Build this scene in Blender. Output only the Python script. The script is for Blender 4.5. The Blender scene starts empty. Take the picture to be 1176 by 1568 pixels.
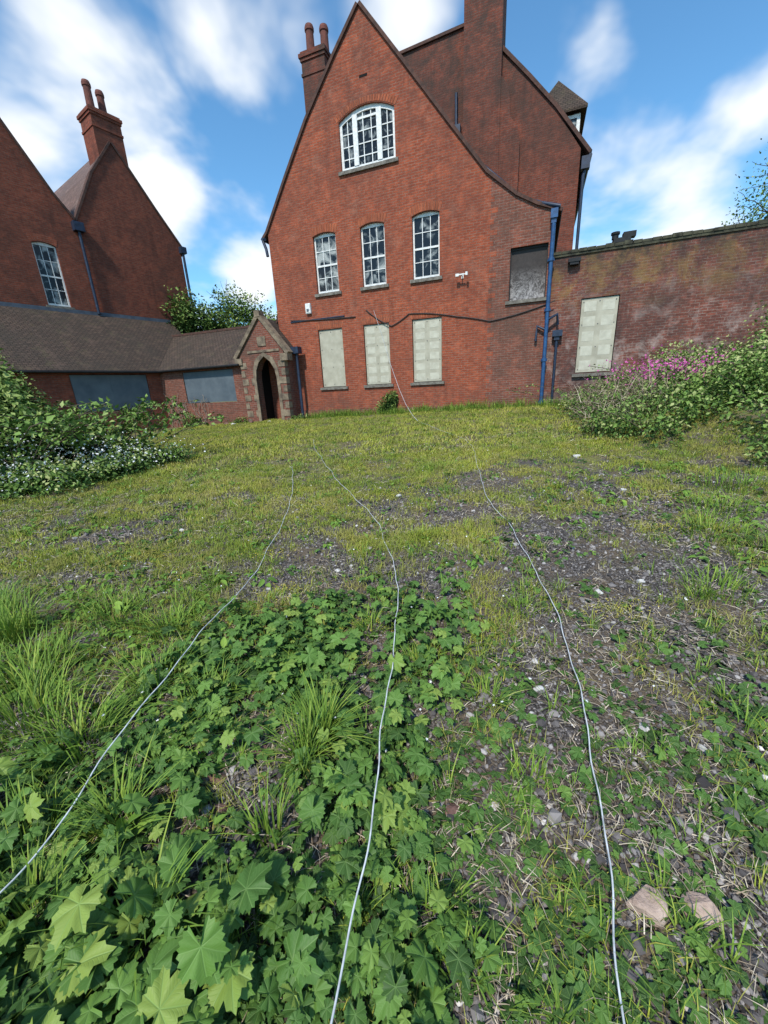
import bpy, math, random
import numpy as np
from mathutils import Matrix, Vector
from mathutils.geometry import tessellate_polygon
rng=np.random.default_rng(7); random.seed(7)
SC=bpy.context.scene
COL=SC.collection

# ------------------------------------------------------------------ materials
def newmat(name):
    m=bpy.data.materials.new(name); m.use_nodes=True
    nt=m.node_tree; b=nt.nodes["Principled BSDF"]; b.inputs["Roughness"].default_value=0.85
    b.inputs["Specular IOR Level"].default_value=0.25
    return m,nt,b
def N(nt,t,**k):
    n=nt.nodes.new(t)
    for a,v in k.items(): setattr(n,a,v)
    return n
def noise(nt,vec,scale,detail=4,rough=.55,dist=0.):
    n=N(nt,"ShaderNodeTexNoise"); n.inputs["Scale"].default_value=scale
    n.inputs["Detail"].default_value=detail; n.inputs["Roughness"].default_value=rough
    n.inputs["Distortion"].default_value=dist
    if vec is not None: nt.links.new(vec,n.inputs["Vector"])
    return n.outputs["Fac"]
def ramp(nt,fac,stops,interp='LINEAR'):
    r=N(nt,"ShaderNodeValToRGB"); r.color_ramp.interpolation=interp
    e=r.color_ramp.elements
    while len(e)<len(stops): e.new(.5)
    for i,(p,c) in enumerate(stops):
        e[i].position=p; e[i].color=tuple(c)+(1,)
    nt.links.new(fac,r.inputs[0]); return r.outputs[0]
BW=lambda a,b_:[(a,(0,0,0)),(b_,(1,1,1))]
def mix(nt,fac,a,b,mode='MIX'):
    m=N(nt,"ShaderNodeMix",data_type='RGBA',blend_type=mode)
    for s,v in ((0,fac),(6,a),(7,b)):
        if isinstance(v,(int,float)): m.inputs[s].default_value=v
        elif isinstance(v,tuple): m.inputs[s].default_value=v+(1,)
        else: nt.links.new(v,m.inputs[s])
    return m.outputs[2]
def math_(nt,op,a,b=None,c=None):
    m=N(nt,"ShaderNodeMath",operation=op)
    for i,v in enumerate((a,b,c)):
        if v is None: continue
        if isinstance(v,(int,float)): m.inputs[i].default_value=v
        else: nt.links.new(v,m.inputs[i])
    return m.outputs[0]
def bump(nt,b,h,strength=.5,dist=.02):
    n=N(nt,"ShaderNodeBump"); n.inputs["Strength"].default_value=strength; n.inputs["Distance"].default_value=dist
    nt.links.new(h,n.inputs["Height"]); nt.links.new(n.outputs[0],b.inputs["Normal"])
def simple(name,c,c2=None,scale=6,rough=.8,bmp=0,spec=.25):
    m,nt,b=newmat(name); b.inputs["Roughness"].default_value=rough; b.inputs["Specular IOR Level"].default_value=spec
    tc=N(nt,"ShaderNodeTexCoord")
    c2=c2 or tuple(x*.7 for x in c)
    f=noise(nt,tc.outputs["Object"],scale,4,.6)
    nt.links.new(ramp(nt,f,[(.3,c2),(.65,c)]),b.inputs["Base Color"])
    if bmp: bump(nt,b,noise(nt,tc.outputs["Object"],scale*6,3),bmp,.01)
    return m
def brick(name,c1,c2,mortar,w=.225,h=.075,ms=.010,stain=(.05,.035,.03),stain_amt=.5,extra=None,bs=.4,offs=.5,dark_amt=.6,light=.35):
    m,nt,b=newmat(name); L=nt.links
    uv=N(nt,"ShaderNodeUVMap").outputs[0]
    nz=N(nt,"ShaderNodeTexNoise"); nz.inputs["Scale"].default_value=6; nz.inputs["Detail"].default_value=1; L.new(uv,nz.inputs["Vector"])
    va=N(nt,"ShaderNodeVectorMath",operation='SCALE'); L.new(nz.outputs["Color"],va.inputs[0]); va.inputs["Scale"].default_value=.014
    vb=N(nt,"ShaderNodeVectorMath",operation='ADD'); L.new(uv,vb.inputs[0]); L.new(va.outputs[0],vb.inputs[1])
    t=N(nt,"ShaderNodeTexBrick"); t.offset=offs
    t.inputs["Scale"].default_value=1; t.inputs["Brick Width"].default_value=w; t.inputs["Row Height"].default_value=h
    t.inputs["Mortar Size"].default_value=ms; t.inputs["Mortar Smooth"].default_value=.3
    t.inputs["Color1"].default_value=c1+(1,); t.inputs["Color2"].default_value=c2+(1,); t.inputs["Mortar"].default_value=mortar+(1,)
    L.new(vb.outputs[0],t.inputs["Vector"])
    st=N(nt,"ShaderNodeVectorMath",operation='MULTIPLY'); L.new(uv,st.inputs[0]); st.inputs[1].default_value=(1/w*.5,1/h*.5,1)
    wn=noise(nt,st.outputs[0],2.2,2,.7)
    col=mix(nt,math_(nt,'MULTIPLY',ramp(nt,wn,BW(.42,.62)),dark_amt),t.outputs["Color"],tuple(x*.42 for x in c1))
    big=noise(nt,uv,.45,5,.7)
    col=mix(nt,math_(nt,'MULTIPLY',ramp(nt,big,BW(.42,.66)),stain_amt),col,stain)
    med=noise(nt,uv,2.3,4,.7)
    col=mix(nt,math_(nt,'MULTIPLY',ramp(nt,med,BW(.50,.72)),light),col,(min(1,c1[0]*1.5+.02),c1[1]*1.6,c1[2]*1.6))
    sv=N(nt,"ShaderNodeVectorMath",operation='MULTIPLY'); L.new(uv,sv.inputs[0]); sv.inputs[1].default_value=(1.9,.22,1)
    stk=noise(nt,sv.outputs[0],1.6,4,.7)
    col=mix(nt,math_(nt,'MULTIPLY',ramp(nt,stk,BW(.52,.72)),.6*stain_amt),col,tuple(x*.6 for x in stain))
    sp=N(nt,"ShaderNodeSeparateXYZ"); L.new(uv,sp.inputs[0])
    for (ec,sc,lo,hi,amt,z0,z1) in (extra or []):
        f=ramp(nt,noise(nt,uv,sc,6,.75,.4),BW(lo,hi))
        mr=N(nt,"ShaderNodeMapRange"); mr.inputs[1].default_value=z0; mr.inputs[2].default_value=z1
        L.new(sp.outputs[1],mr.inputs[0])
        col=mix(nt,math_(nt,'MULTIPLY',math_(nt,'MULTIPLY',f,amt),mr.outputs[0]),col,ec)
    L.new(col,b.inputs["Base Color"]); b.inputs["Roughness"].default_value=.92
    h2=math_(nt,'ADD',math_(nt,'MULTIPLY',t.outputs["Fac"],-1.),math_(nt,'MULTIPLY',noise(nt,uv,30,2),.8))
    bump(nt,b,h2,bs,.012)
    return m
M={}
M['brick']=brick("red_brick",(.37,.088,.040),(.27,.060,.030),(.25,.15,.11),stain=(.135,.046,.032),stain_amt=.60,
   extra=[((.10,.045,.034),1.5,.42,.62,.75,6.8,12.),((.10,.075,.06),1.5,.42,.62,.6,1.7,.3),((.38,.19,.13),.9,.54,.70,.35,2,3)])
M['brick_dark']=brick("dark_red_brick",(.23,.060,.034),(.16,.043,.028),(.15,.10,.08),stain=(.065,.034,.027),stain_amt=.78,
   extra=[((.045,.036,.03),1.2,.40,.60,.75,8,13)])
M['brick_grey']=brick("weathered_brick",(.25,.080,.050),(.17,.060,.042),(.22,.16,.13),stain=(.09,.055,.042),stain_amt=.75)
M['brick_wing']=brick("wing_brick",(.28,.070,.037),(.20,.050,.030),(.16,.10,.075),stain=(.075,.035,.026),stain_amt=.7)
M['brick_wall']=brick("garden_wall_brick",(.25,.078,.052),(.15,.052,.040),(.24,.18,.15),stain=(.065,.042,.036),stain_amt=.75,dark_amt=.8,
   extra=[((.27,.17,.055),1.1,.46,.60,.60,3.4,4.3),((.50,.42,.38),1.9,.50,.66,.50,4.6,2.4),((.03,.03,.027),1.7,.36,.56,.95,4.3,5.2),((.035,.03,.03),.8,.44,.60,.6,6,2)])
M['tile']=brick("clay_roof_tile",(.100,.068,.052),(.070,.050,.041),(.025,.02,.016),w=.17,h=.11,ms=.014,stain=(.042,.037,.03),stain_amt=.6,
   extra=[((.11,.10,.05),2.2,.54,.70,.4,-50,-49)],bs=.9)
M['tile_red']=brick("red_roof_tile",(.25,.165,.145),(.18,.12,.11),(.06,.035,.03),w=.17,h=.11,ms=.012,stain=(.13,.10,.09),stain_amt=.6,bs=.9)
M['arch']=brick("rubbed_brick_arch",(.42,.115,.052),(.33,.085,.042),(.2,.11,.08),w=.075,h=.5,ms=.008,stain_amt=.35)
M['stone']=simple("weathered_stone",(.27,.21,.145),(.085,.065,.05),4,.9,.6)
M['sill']=simple("sill_stone",(.22,.20,.17),(.08,.07,.06),9,.9,.4)
M['coping']=simple("coping_brick",(.11,.055,.042),(.045,.03,.026),7,.9,.6)
M['moss']=simple("mossy_coping",(.09,.085,.055),(.02,.02,.017),6,.95,.8)
M['white']=simple("white_paint",(.80,.80,.78),(.55,.55,.53),14,.5)
M['cream']=simple("cream_board",(.45,.42,.33),(.33,.305,.235),3,.6)
M['cream2']=simple("cream_board_panel",(.53,.505,.41),(.41,.385,.305),5,.5)
M['greyboard']=simple("grey_metal_board",(.115,.14,.16),(.07,.09,.11),1.5,.45)
M['blue']=simple("blue_paint_pipe",(.020,.085,.22),(.012,.040,.11),9,.4,0,.5)
M['navy']=simple("dark_blue_iron",(.02,.035,.07),(.01,.015,.03),9,.5,0,.4)
M['black']=simple("black_iron",(.02,.02,.022),(.01,.01,.01),9,.5)
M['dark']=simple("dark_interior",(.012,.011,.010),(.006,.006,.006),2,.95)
M['lead']=simple("lead_flashing",(.10,.12,.15),(.06,.07,.09),4,.6)
M['pot']=simple("terracotta_pot",(.17,.060,.045),(.09,.04,.034),8,.85)
M['rope']=simple("white_cord",(.66,.68,.70),(.30,.32,.34),22,.8)
M['cable']=simple("grey_cable",(.06,.05,.05),(.03,.03,.03),20,.8)
def glassmat(name,pale):
    m,nt,b=newmat(name); tc=N(nt,"ShaderNodeTexCoord")
    f=noise(nt,tc.outputs["Object"],2.6,3,.6,.6)
    k=.13*(1-pale)
    nt.links.new(ramp(nt,f,[(.42+k,(.010,.010,.011)),(.47+k,(.09,.10,.10)),(.60+k,(.36,.37,.35))]),b.inputs["Base Color"])
    b.inputs["Roughness"].default_value=.12; b.inputs["Specular IOR Level"].default_value=.35
    return m
M['glass']=glassmat("window_glass",.3); M['glass_pale']=glassmat("window_glass_pale",1.)
m,nt,b=newmat("wire_mesh_panel"); tc=N(nt,"ShaderNodeTexCoord")
f=noise(nt,tc.outputs["Object"],9,7,.85,1.); sp=N(nt,"ShaderNodeSeparateXYZ"); nt.links.new(tc.outputs["Object"],sp.inputs[0])
mr=N(nt,"ShaderNodeMapRange"); nt.links.new(sp.outputs[2],mr.inputs[0]); mr.inputs[1].default_value=5.0; mr.inputs[2].default_value=4.15
g=math_(nt,'MULTIPLY',ramp(nt,f,BW(.42,.60)),mr.outputs[0])  # pale flecks fade out upwards, so the shadow at the top is painted in
nt.links.new(mix(nt,g,mix(nt,f,(.012,.012,.013),(.09,.075,.07)),(.42,.39,.38)),b.inputs["Base Color"]); M['mesh']=m

def rndmat(name,stops,trans=0.,rough=.6,vein=None,spec=.3,patch=None):
    m,nt,b=newmat(name); L=nt.links
    a=N(nt,"ShaderNodeAttribute",attribute_name="rnd")
    col=ramp(nt,a.outputs["Fac"],stops)
    if patch:
        g=N(nt,"ShaderNodeNewGeometry")
        for sc,pc,am in patch:
            f=ramp(nt,noise(nt,g.outputs["Position"],sc,3,.6),BW(.44,.60))
            col=mix(nt,math_(nt,'MULTIPLY',f,am),col,pc)
    if vein:
        v=N(nt,"ShaderNodeAttribute",attribute_name="luv"); s=N(nt,"ShaderNodeSeparateXYZ"); L.new(v.outputs["Vector"],s.inputs[0])
        ang=math_(nt,'ARCTAN2',s.outputs[0],s.outputs[1]); ab=math_(nt,'ABSOLUTE',ang)
        pp=math_(nt,'PINGPONG',ab,math.radians(vein[1]))
        ln=N(nt,"ShaderNodeVectorMath",operation='LENGTH'); L.new(v.outputs["Vector"],ln.inputs[0])
        d=math_(nt,'MULTIPLY',pp,ln.outputs["Value"])
        f=ramp(nt,d,[(.0,(1,1,1)),(.030,(0,0,0))])
        side=math_(nt,'PINGPONG',math_(nt,'ADD',ln.outputs["Value"],math_(nt,'MULTIPLY',pp,-.7)),.07)
        f2=ramp(nt,side,[(.0,(1,1,1)),(.02,(0,0,0))])
        f3=math_(nt,'MAXIMUM',f,math_(nt,'MULTIPLY',f2,.35))
        col=mix(nt,math_(nt,'MULTIPLY',f3,.5),col,vein[0])
        bump(nt,b,math_(nt,'MULTIPLY',f3,-1.),.35,.004)
    L.new(col,b.inputs["Base Color"]); b.inputs["Roughness"].default_value=rough; b.inputs["Specular IOR Level"].default_value=spec
    if trans:
        t=N(nt,"ShaderNodeBsdfTranslucent"); L.new(mix(nt,.5,col,(.18,.26,.03)),t.inputs[0])
        ms=N(nt,"ShaderNodeMixShader"); ms.inputs[0].default_value=trans
        L.new(b.outputs[0],ms.inputs[1]); L.new(t.outputs[0],ms.inputs[2])
        L.new(ms.outputs[0],nt.nodes["Material Output"].inputs[0])
    return m
M['lawn']=rndmat("lawn_grass",[(0,(.12,.165,.022)),(.4,(.27,.31,.038)),(.75,(.40,.41,.060)),(.92,(.48,.43,.13)),(1,(.48,.40,.24))],
   patch=[(.9,(.11,.20,.03),.5),(2.7,(.34,.27,.10),.45)],spec=.12)
M['tuft']=rndmat("long_grass",[(0,(.07,.13,.022)),(.6,(.17,.28,.038)),(.92,(.29,.36,.06)),(1,(.44,.40,.22))],trans=.1,spec=.2)
M['broad']=rndmat("lobed_leaf",[(0,(.030,.066,.016)),(.45,(.066,.145,.028)),(.85,(.125,.235,.042)),(1,(.21,.29,.055))],trans=.1,rough=.52,vein=((.20,.33,.10),25),spec=.25)
M['ovate']=rndmat("weed_leaf",[(0,(.055,.115,.018)),(.5,(.12,.23,.032)),(1,(.22,.34,.05))],trans=.1,rough=.55,vein=((.22,.33,.11),89),spec=.2)
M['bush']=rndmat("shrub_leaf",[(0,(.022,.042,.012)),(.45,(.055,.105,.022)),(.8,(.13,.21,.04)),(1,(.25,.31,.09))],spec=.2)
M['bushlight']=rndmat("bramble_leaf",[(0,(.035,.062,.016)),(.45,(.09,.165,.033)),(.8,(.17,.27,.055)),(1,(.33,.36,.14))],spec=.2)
M['straw']=rndmat("dead_stalk",[(0,(.13,.095,.065)),(.5,(.36,.285,.20)),(1,(.64,.56,.44))],spec=.1)
M['gravel']=rndmat("gravel_stone",[(0,(.040,.036,.036)),(.4,(.115,.103,.100)),(.75,(.25,.228,.22)),(.92,(.43,.40,.38)),(1,(.74,.71,.68))],rough=.9,spec=.15)
M['petal']=rndmat("white_petal",[(0,(.6,.62,.6)),(1,(.85,.85,.85))])
M['pink']=rndmat("pink_petal",[(0,(.42,.05,.24)),(1,(.66,.16,.42))])
M['yellow']=rndmat("yellow_moss",[(0,(.30,.26,.04)),(1,(.50,.42,.06))])
M['rock']=simple("pale_rock",(.50,.38,.31),(.26,.18,.14),14,.9,.6)
M['whitestone']=simple("white_flint",(.62,.60,.57),(.38,.36,.34),30,.8,.5)
M['brickbit']=simple("brick_fragment",(.20,.11,.09),(.10,.06,.05),20,.9,.6)
M['bark']=simple("bark",(.12,.09,.065),(.05,.038,.028),12,.9,.6)
M['vine']=simple("dry_vine",(.34,.28,.22),(.18,.14,.11),12,.9)

# ------------------------------------------------------------------ mesh helpers
def frame(name,ox,oy,d,oz=0.):
    e=bpy.data.objects.new(name,None); COL.objects.link(e)
    e.location=(ox,oy,oz); e.rotation_euler=(0,0,math.atan2(d[1],d[0])); e.empty_display_size=.5
    return e
def polys_obj(name,polys,mat,parent=None):
    vs=[];fs=[];uvs=[]
    for p in polys:
        p=[Vector(q) for q in p]
        n=Vector((0,0,0))
        for i in range(len(p)):
            a,b_=p[i],p[(i+1)%len(p)]; n+=a.cross(b_)
        if n.length<1e-12: continue
        n.normalize()
        if abs(n.z)>.98: ua=Vector((1,0,0)); va=Vector((0,1,0))
        else:
            ua=Vector((0,0,1)).cross(n).normalized(); va=n.cross(ua)
            if (abs(n.y)>abs(n.x) and ua.x<0) or (abs(n.y)<=abs(n.x) and ua.y<0): ua=-ua
            if va.z<0: va=-va
        i0=len(vs); vs+= [tuple(q) for q in p]; fs.append(list(range(i0,i0+len(p))))
        uvs+=[(q.dot(ua),q.dot(va)) for q in p]
    me=bpy.data.meshes.new(name); me.from_pydata(vs,[],fs)
    l=me.uv_layers.new(name="UVMap")
    l.data.foreach_set("uv",np.array(uvs,dtype=np.float32).ravel())
    me.materials.append(mat); me.update()
    o=bpy.data.objects.new(name,me); COL.objects.link(o)
    if parent: o.parent=parent
    return o
def box(x0,x1,y0,y1,z0,z1):
    a=[(x0,y0,z0),(x1,y0,z0),(x1,y1,z0),(x0,y1,z0),(x0,y0,z1),(x1,y0,z1),(x1,y1,z1),(x0,y1,z1)]
    return [[a[i] for i in f] for f in ((0,1,5,4),(1,2,6,5),(2,3,7,6),(3,0,4,7),(4,5,6,7),(3,2,1,0))]
def wall(outer,holes,y,reveal=.12):
    loops=[[Vector((u,z,0)) for u,z in outer]]+[[Vector((u,z,0)) for u,z in h] for h in holes]
    flat=[v for l in loops for v in l]
    P=[]
    for t in tessellate_polygon(loops):
        a,b_,c=[flat[i] for i in t]
        if (b_-a).cross(c-a).z<0: b_,c=c,b_
        P.append([(a.x,y,a.y),(b_.x,y,b_.y),(c.x,y,c.y)])
    R=[]
    for h in holes:
        for i in range(len(h)):
            (u0,z0),(u1,z1)=h[i],h[(i+1)%len(h)]
            R.append([(u0,y,z0),(u1,y,z1),(u1,y+reveal,z1),(u0,y+reveal,z0)])
    return P+R
def arc(u0,u1,z,rise,n=8):
    w=u1-u0
    return [(u1-w*i/n, z+rise*(1-(2*i/n-1)**2)) for i in range(n+1)]
def archhole(u0,u1,z0,z1,rise): return [(u0,z0),(u1,z0)]+arc(u0,u1,z1,rise)
def archband(u0,u1,z,rise,t,y,proud=.01):
    P=[];n=max(8,int((u1-u0)/.085)); cx=(u0+u1)/2
    for i in range(n):
        a,b_=i/n,(i+1)/n-.008
        def pt(s,k):
            x=u0+(u1-u0)*s; zz=z+rise*(1-(2*s-1)**2); dx=(x-cx)*.35*k/.3
            return (x+dx*.6, zz+k)
        q=[pt(a,.0),pt(b_,.0),pt(b_,t),pt(a,t)]
        f=[(p[0],y-proud,p[1]) for p in q]; g=[(p[0],y+.01,p[1]) for p in q]
        P+=[f]+[[f[j],f[(j+1)%4],g[(j+1)%4],g[j]] for j in range(4)]
    return P
def curve_obj(name,paths,r,mat,parent=None,res=2):
    c=bpy.data.curves.new(name,'CURVE'); c.dimensions='3D'; c.bevel_depth=r; c.bevel_resolution=res; c.use_fill_caps=True
    for p in paths:
        s=c.splines.new('POLY'); s.points.add(len(p)-1)
        for i,q in enumerate(p): s.points[i].co=(q[0],q[1],q[2],1)
    c.materials.append(mat)
    o=bpy.data.objects.new(name,c); COL.objects.link(o)
    if parent: o.parent=parent
    return o
def strip(pts,y0,y1,t):
    P=[]
    for (a,b_) in zip(pts[:-1],pts[1:]):
        dx,dz=b_[0]-a[0],b_[1]-a[1]; l=math.hypot(dx,dz); nx,nz=-dz/l*t,dx/l*t
        if nz<0: nx,nz=-nx,-nz
        A=[(a[0],a[1]),(b_[0],b_[1]),(b_[0]+nx,b_[1]+nz),(a[0]+nx,a[1]+nz)]
        f=[(p[0],y0,p[1]) for p in A]; k=[(p[0],y1,p[1]) for p in A]
        P+=[f,k[::-1]]+[[f[i],f[(i+1)%4],k[(i+1)%4],k[i]] for i in range(4)]
    return P
def lathe(profile,cx,cy,z0,n=14):
    P=[]
    for (r0,a0),(r1,a1) in zip(profile[:-1],profile[1:]):
        for i in range(n):
            t0,t1=2*math.pi*i/n,2*math.pi*(i+1)/n
            P.append([(cx+r0*math.cos(t0),cy+r0*math.sin(t0),z0+a0),(cx+r0*math.cos(t1),cy+r0*math.sin(t1),z0+a0),
                      (cx+r1*math.cos(t1),cy+r1*math.sin(t1),z0+a1),(cx+r1*math.cos(t0),cy+r1*math.sin(t0),z0+a1)])
    return P
def chimney(prefix,u0,u1,y0,y1,zb,zt,npots,parent,mat,poth=.9):
    P=box(u0,u1,y0,y1,zb,zt-.75)
    P+=box(u0-.03,u1+.03,y0-.03,y1+.03,zt-.75,zt-.66)+box(u0,u1,y0,y1,zt-.66,zt-.3)
    P+=box(u0-.04,u1+.04,y0-.04,y1+.04,zt-.3,zt-.2)+box(u0-.08,u1+.08,y0-.08,y1+.08,zt-.2,zt-.08)+box(u0-.02,u1+.02,y0-.02,y1+.02,zt-.08,zt)
    polys_obj(prefix+"_stack",P,mat,parent)
    Q=[]
    for i in range(npots):
        cx=u0+(u1-u0)*(i+.5)/npots
        Q+=lathe([(.19,0),(.165,.1),(.15,poth*.8),(.18,poth*.82),(.18,poth*.92),(.15,poth),(.11,poth),(.11,poth*.5)],cx,(y0+y1)/2+(.15 if i%2 else -.1),zt)
    polys_obj(prefix+"_pots",Q,M['pot'],parent)
def sash(prefix,u0,u1,z0,z1,y,parent,cols=3,rows=4,glass='glass',rise=.09):
    W=[];fw=.055
    W+=box(u0,u0+fw,y,y+.05,z0,z1+.02)+box(u1-fw,u1,y,y+.05,z0,z1+.02)+box(u0+fw,u1-fw,y,y+.05,z0,z0+.10)
    W+=box(u0+fw,u1-fw,y+.002,y+.05,z1-.03,z1+rise+.02)
    zm=(z0+z1)/2
    W+=box(u0+fw,u1-fw,y+.004,y+.05,zm-.03,zm+.03)
    iw=(u1-u0-2*fw)
    for i in range(1,cols):
        x=u0+fw+iw*i/cols; W+=box(x-.011,x+.011,y+.012,y+.048,z0+.10,zm-.03)+box(x-.011,x+.011,y+.012,y+.048,zm+.03,z1-.03)
    for j in range(1,rows):
        if j*2==rows: continue
        z=z0+.10+(z1-z0-.13)*j/rows; W+=box(u0+fw,u1-fw,y+.014,y+.046,z-.011,z+.011)
    polys_obj(prefix+"_frame",W,M['white'],parent)
    polys_obj(prefix+"_glass",[[(u0,y+.035,z0),(u1,y+.035,z0),(u1,y+.035,z1+rise),(u0,y+.035,z1+rise)]],M[glass],parent)
def board(prefix,u0,u1,z0,z1,y,parent,pattern=True,cols=2,rows=6):
    polys_obj(prefix,box(u0,u1,y,y+.03,z0,z1),M['cream'],parent)
    if pattern:
        P=[];pw=(u1-u0)/cols;ph=(z1-z0)/rows
        for i in range(cols):
            for j in range(rows):
                P+=box(u0+pw*(i+.17),u0+pw*(i+.83),y-.004,y+.001,z0+ph*(j+.17),z0+ph*(j+.83))
        polys_obj(prefix+"_panels",P,M['cream2'],parent)
    S_=[]
    for i in (0.06,.5,.94):
        for j in (.04,.35,.66,.96):
            x=u0+(u1-u0)*i;z=z0+(z1-z0)*j; S_+=box(x-.012,x+.012,y-.014,y-.0085,z-.012,z+.012)
    polys_obj(prefix+"_bolts",S_,M['navy'],parent)
def sill(u0,u1,z,y): return box(u0-.1,u1+.1,y-.07,y+.1,z-.1,z)

FD=(.9322,-.3620); WD=(.5815,.8136)
# ------------------------------------------------------------------ main house
H=frame("brick_house",0,16,FD)
gable=[(-4.2,7.38),(-3.15,8.9),(-2.1,10.35),(-.95,11.68),(0,12.69),(1.23,11.15),(2.6,9.4),(3.96,7.69),(4.12,7.56)]
left=[(-4.2,-.4),(4.12,-.4)]+gable[::-1]
FW=[(-2.28,-1.35),(-.37,.54),(1.54,2.48)]
FB=[(-2.41,-1.36),(-.46,.57),(1.46,2.55)]
holes=[archhole(-.93,1.04,8.66,10.03,.28)]
holes+=[archhole(a,b_,5.07,6.95,.09) for a,b_ in FW]
holes+=[[(a,1.66),(b_,1.66),(b_,3.82),(a,3.82)] for a,b_ in FB]
polys_obj("front_wall",wall(left,holes,0,.13),M['brick'],H)
bay=[(4.12,-.4),(6.05,-.4),(6.05,6.38),(5.5,6.58),(4.87,6.94),(4.12,7.56)]
polys_obj("side_bay_wall",wall(bay,[[(4.78,4.04),(5.9,4.04),(5.9,5.56),(4.78,5.56)]],.0,.16),M['brick_grey'],H)
T=[]
for k in range(int(7.2/.3)):
    z=k*.3
    T+=box(4.121,4.121+(.11 if k%2 else .22),-.004,.0,z,z+.15)
polys_obj("brick_toothing",T,M['brick'],H)
roofpts=[(-4.45,7.15)]+gable[:-1]+[(4.87,6.94),(5.5,6.58),(6.2,6.3)]
polys_obj("gable_coping",strip(roofpts,-.07,.30,.09),M['coping'],H)
polys_obj("main_roof",strip(roofpts,.30,9.,.06),M['tile'],H)
polys_obj("side_walls",[[(-4.2,0.001,-.4),(-4.2,9,-.4),(-4.2,9,7.38),(-4.2,.001,7.38)],[(6.05,.001,-.4),(6.05,9,-.4),(6.05,9,6.38),(6.05,.001,6.38)],
    [(-4.2,9,-.4),(6.05,9,-.4),(6.05,9,6.38),(0,9,12.6),(-4.2,9,7.38)]],M['brick'],H)
polys_obj("plinth",box(-4.23,4.1,-.05,0,-.4,.78)+box(4.14,6.07,-.04,0,-.4,.9),M['brick_grey'],H)
polys_obj("vent_grille",box(-.10,.18,-.004,.03,10.98,11.05),M['dark'],H)
A=archband(-.98,1.09,10.03,.30,.16,0)
for a,b_ in FW: A+=archband(a-.03,b_+.03,6.95,.10,.24,0)
for a,b_ in FB: A+=archband(a-.03,b_+.03,3.83,.03,.22,0,.008)
polys_obj("brick_arches",A,M['arch'],H)
S=sill(-.93,1.04,8.66,0)
for a,b_ in FW: S+=sill(a,b_,5.07,0)
for a,b_ in FB: S+=sill(a,b_,1.66,0)
S+=sill(4.78,5.9,4.04,0)
polys_obj("window_sills",S,M['sill'],H)
for i,(a,b_) in enumerate(FW): sash("sash_window_%d"%(i+1),a,b_,5.07,6.95,.10,H,glass='glass_pale' if i==0 else 'glass')
for i,(a,b_) in enumerate(FB): board("window_board_%d"%(i+1),a+.02,b_-.02,1.68,3.80,.05,H,pattern=i>0)
W=[];u0,u1,z0,z1=-.93,1.04,8.66,10.03
def topz(x): s=(x-u0)/(u1-u0); return z1+.28*(1-(2*s-1)**2)
W+=box(u0,u0+.09,.08,.15,z0,z1+.05)+box(u1-.09,u1,.08,.15,z0,z1+.05)+box(u0+.09,u1-.09,.08,.15,z0,z0+.12)
n=12
for i in range(n):
    a=u0+(u1-u0)*i/n; b_=u0+(u1-u0)*(i+1)/n
    W.append([(a,.078,topz(a)-.12),(b_,.078,topz(b_)-.12),(b_,.078,topz(b_)),(a,.078,topz(a))])
    W.append([(a,.078,topz(a)-.12),(b_,.078,topz(b_)-.12),(b_,.15,topz(b_)-.12),(a,.15,topz(a)-.12)])
for x,w in ((-.37,.085),(.48,.085)): W+=box(x-w,x+w,.060,.15,z0+.12,topz(x)-.1)
for x in (-.65,-.09,.20,.76): W+=box(x-.014,x+.014,.10,.145,z0+.12,topz(x)-.1)
for z in (9.02,9.36,9.70): 
    W+=box(u0+.09,-.455,.102,.143,z-.014,z+.014)+box(-.285,.395,.102,.143,z-.014,z+.014)+box(.565,u1-.09,.102,.143,z-.014,z+.014)
W+=box(-.285,.395,.09,.147,10.0,10.06)
polys_obj("attic_window_frame",W,M['white'],H)
polys_obj("attic_window_glass",[[(u0,.128,z0),(u1,.128,z0),(u1,.128,z1)]+[(p[0],.128,p[1]) for p in arc(u0,u1,z1,.28)[1:-1]]+[(u0,.128,z1)]],M['glass'],H)
polys_obj("mesh_panel",[[(4.78,.14,4.04),(5.9,.14,4.04),(5.9,.14,5.56),(4.78,.14,5.56)]],M['mesh'],H)
polys_obj("mesh_panel_frame",box(4.78,4.81,.10,.139,4.04,5.56)+box(5.87,5.9,.10,.139,4.04,5.56)+box(4.81,5.87,.10,.139,5.5,5.56),M['black'],H)
curve_obj("blue_drainpipe",[[(6.0,-.12,6.32),(6.0,-.12,.6)]],.062,M['blue'],H)
P=[]
for z in (.75,2.1,3.6,5.0): P+=lathe([(.062,0),(.085,.0),(.085,.10),(.062,.10)],6.0,-.12,z)+box(5.9,6.1,-.05,-.0,z+.02,z+.08)
P+=box(5.90,6.10,-.22,0,6.12,6.36)+box(5.93,6.07,-.18,-.0,6.0,6.12)
polys_obj("pipe_hopper",P,M['blue'],H)
curve_obj("branch_pipe",[[(6.0,-.12,3.05),(5.72,-.10,3.2),(5.70,-.1,2.75)],[(6.34,.05,3.0),(6.34,.05,.6)],[(6.0,-.12,3.35),(6.3,-.05,3.5),(6.34,.05,3.2)]],.045,M['navy'],H)
polys_obj("branch_hopper",box(6.20,6.50,-.06,.13,2.85,3.03)+box(6.26,6.42,-.02,.12,2.74,2.85),M['navy'],H)
curve_obj("left_gutter",[[(-4.42,-.1,7.2),(-4.42,9,7.2)],[(-4.42,-.05,7.15),(-4.30,-.08,6.85),(-4.27,-.08,6.6)],[(-4.5,.05,7.22),(-4.3,-.1,7.18)]],.055,M['navy'],H)
curve_obj("right_gutter",[[(5.1,.45,6.98),(5.6,-.02,6.62),(6.15,-.10,6.42)],[(3.4,1.4,8.75),(5.0,1.0,7.2)]],.05,M['navy'],H)
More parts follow.
